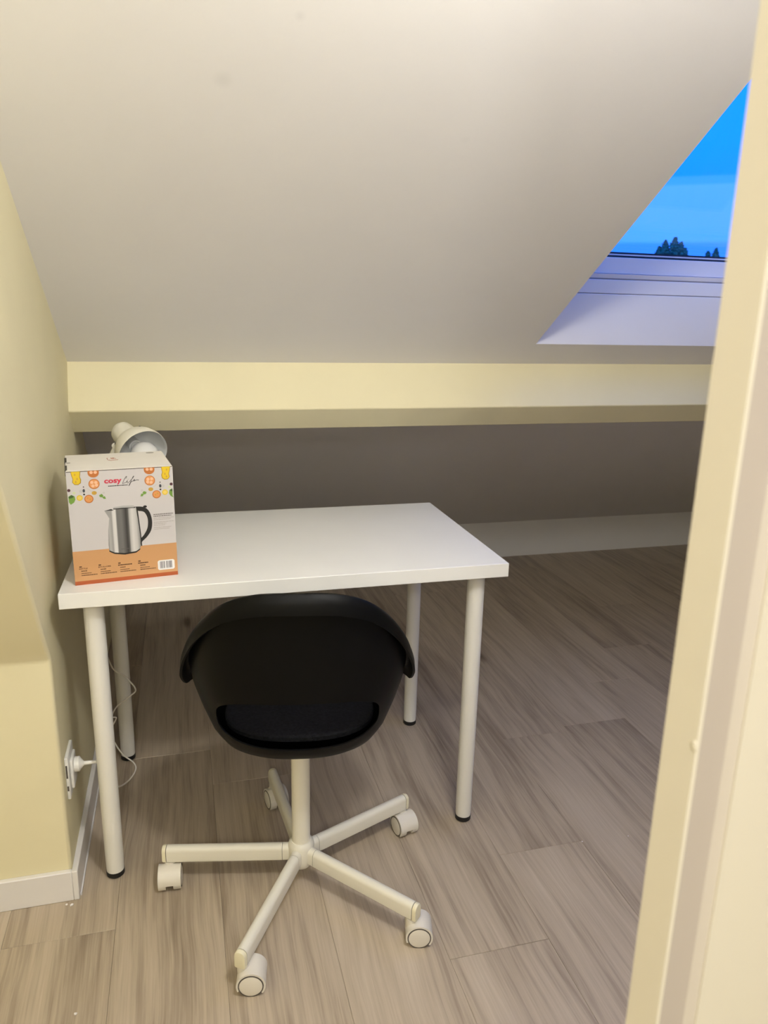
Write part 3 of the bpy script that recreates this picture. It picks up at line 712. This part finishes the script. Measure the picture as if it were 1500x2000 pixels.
# ================================================================== DESK LAMP
dl = tag(empty('desk_lamp', (.115, .455, H)), 'white desk lamp with tilted bell shade and bare bulb, behind the kettle box', 'lamp')
LB = Vector((.115, .455, H))
b = BM(); lathe(b, [(0, 0), (.072, 0), (.075, .004), (.073, .012), (.060, .017), (.018, .021), (.012, .030), (0, .030)], 40); obj('base', b, LAMPW, dl, smooth='angle')
MC = Vector((.163, .415, .944)) - LB                    # centre of the shade's mouth
K = (R_ * -.64 + U_ * .52 + W_ * .56).normalized()
MK = Matrix.Translation(MC) @ frame_from(K).to_4x4()
b = BM()
outer = [(.0655, 0), (.0660, .004), (.0645, .018), (.0600, .036), (.0520, .052), (.0420, .064), (.0345, .070), (.0320, .074), (.0312, .082), (.0305, .112), (.0285, .124), (.0225, .133), (.0120, .138), (0, .139)]
lathe(b, outer, 48, MK); obj('shade', b, LAMPW, dl, smooth='angle')
b = BM(); inner = [(.0655, 0), (.0640, .002), (.0625, .018), (.058, .035), (.050, .050), (.040, .062), (.020, .068), (0, .068)]
lathe(b, inner, 48, MK); si = obj('shade_lining', b, LAMPIN, dl, smooth='angle')
b = BM(); lathe(b, [(0, .067), (.016, .067), (.016, .045), (.0135, .044), (0, .044)], 24, MK); obj('bulb_socket', b, LAMPIN, dl, smooth='angle')
b = BM(); lathe(b, [(.0132, .046), (.0140, .036), (.020, .024), (.030, .012), (.0355, -.003), (.0345, -.018), (.027, -.031), (.014, -.039), (0, -.041)], 36, MK); obj('bulb', b, BULB, dl, smooth=True)
for a in (100, 190, 280, 10):
    b = BM(); c, s_ = math.cos(math.radians(a)), math.sin(math.radians(a))
    lathe(b, [(0, 0), (.005, 0), (.005, .004), (0, .004)], 12, MK @ Matrix.Translation((.051 * c, .051 * s_, .0475)) @ Matrix.Rotation(math.radians(a), 4, 'Z') @ Matrix.Rotation(-.9, 4, 'Y'))
    obj('vent_hole', b, BLACK, si)
# bracket and two-piece arm, going down behind the box
neck = MC + K * .090
j0 = neck - R_ * .030 - U_ * .022 
j1 = Vector((.062, .475, .895)) - LB
b = BM(); tube(b, [neck - R_ * .022 - U_ * .014, j0, j0 - U_ * .014 - R_ * .004], .0055, 10); obj('bracket', b, LAMPW, dl, smooth=True)
b = BM(); lathe(b, [(0, -.009), (.008, -.009), (.008, .009), (0, .009)], 16, Matrix.Translation(j0) @ frame_from(W_).to_4x4()); obj('joint', b, LAMPW, dl, smooth='angle')
b = BM(); tube(b, [j0, j1], .0065, 12); obj('upper_arm', b, LAMPW, dl, smooth='angle')
b = BM(); tube(b, [j1, Vector((0, 0, .02))], .0065, 12); obj('lower_arm', b, LAMPW, dl, smooth='angle')
b = BM(); lathe(b, [(0, -.010), (.009, -.010), (.009, .010), (0, .010)], 16, Matrix.Translation(j1) @ frame_from(W_).to_4x4()); obj('joint', b, LAMPW, dl, smooth='angle')
cp = [(.10, .5345, .742), (.085, .575, .742), (.070, .612, .735), (.060, .625, .68), (.025, .61, .52), (.012, .57, .40), (.040, .475, .338), (.076, .46, .308), (.101, .455, .270), (.085, .46, .248), (.048, .455, .222), (.034, .45, .196), (.044, .455, .186), (.026, .45, .150), (.036, .445, .116), (.058, .43, .083), (.084, .42, .062), (.090, .41, .045), (.076, .38, .036), (.052, .33, .050), (.040, .22, .14), (.052, .12, .27), (.050, .085, .291), (.032, .072, .293)]
pc = tag(empty('power_cord', (.05, .40, 0)), 'thin white power cord with plug, hanging behind the left table legs', 'cord'); PC = Vector((.05, .40, 0))
b = BM(); tube(b, [Vector(p) - PC for p in catmull(cp, 6)], .0021, 8); obj('cable', b, CORD, pc, smooth=True)
b = BM(); lathe(b, [(0, .0), (.017, .0), (.017, .010), (.009, .016), (.0048, .020), (.0042, .046), (.003, .048), (0, .048)], 20, Matrix.Translation(Vector((-.0103, .072, .295)) - PC) @ Matrix.Rotation(PI / 2, 4, 'Y')); obj('plug', b, SOCK, pc, smooth='angle')

# wall socket
ws_ = tag(empty('wall_socket', (XL, .066, .285)), 'white wall socket low on the left wall under the table', 'socket')
obj('back_plate', bbox((.0002, -.036, -.052), (.0075, .044, .052)), SOCK, ws_, bevel=.002)
obj('cover', bbox((.0075, -.020, -.036), (.0145, .030, .036)), SOCK, ws_, bevel=.003)
obj('slot', bbox((.002, -.0365, .002), (.0055, -.034, .034)), GROOVE, ws_)
obj('slot', bbox((.002, -.0365, -.03), (.0055, -.034, -.018)), GROOVE, ws_)

# paint crumbs on the floor
def crumb(x, y, s, label, k):
    b = BM(); r2 = random.Random(k); bmesh.ops.create_icosphere(b, subdivisions=1, radius=s)
    for v in b.verts: v.co = Vector((v.co.x * r2.uniform(.6, 1.6), v.co.y * r2.uniform(.6, 1.3), max(0, v.co.z * .5 + s * .3)))
    o_ = obj('paint_crumb', b, TRIM); o_.location = (x, y, 0); o_.rotation_euler = (0, 0, k)
    tag(o_, label, 'paint crumb', 'paint crumbs on the floor')
crumb(-.028, -.026, .0045, 'white paint crumb on the floor at the corner of the left baseboard', 1)
crumb(-.040, -.022, .0030, 'small paint crumb just left of the one at the baseboard corner', 2)
crumb(1.207, -.106, .0022, 'white paint crumb at the plank joint right of the chair', 3)
crumb(1.335, -.115, .0020, 'tiny paint crumb near the door frame', 4)
crumb(.014, -.315, .0030, 'white paint crumb on the floor at the bottom left', 5)
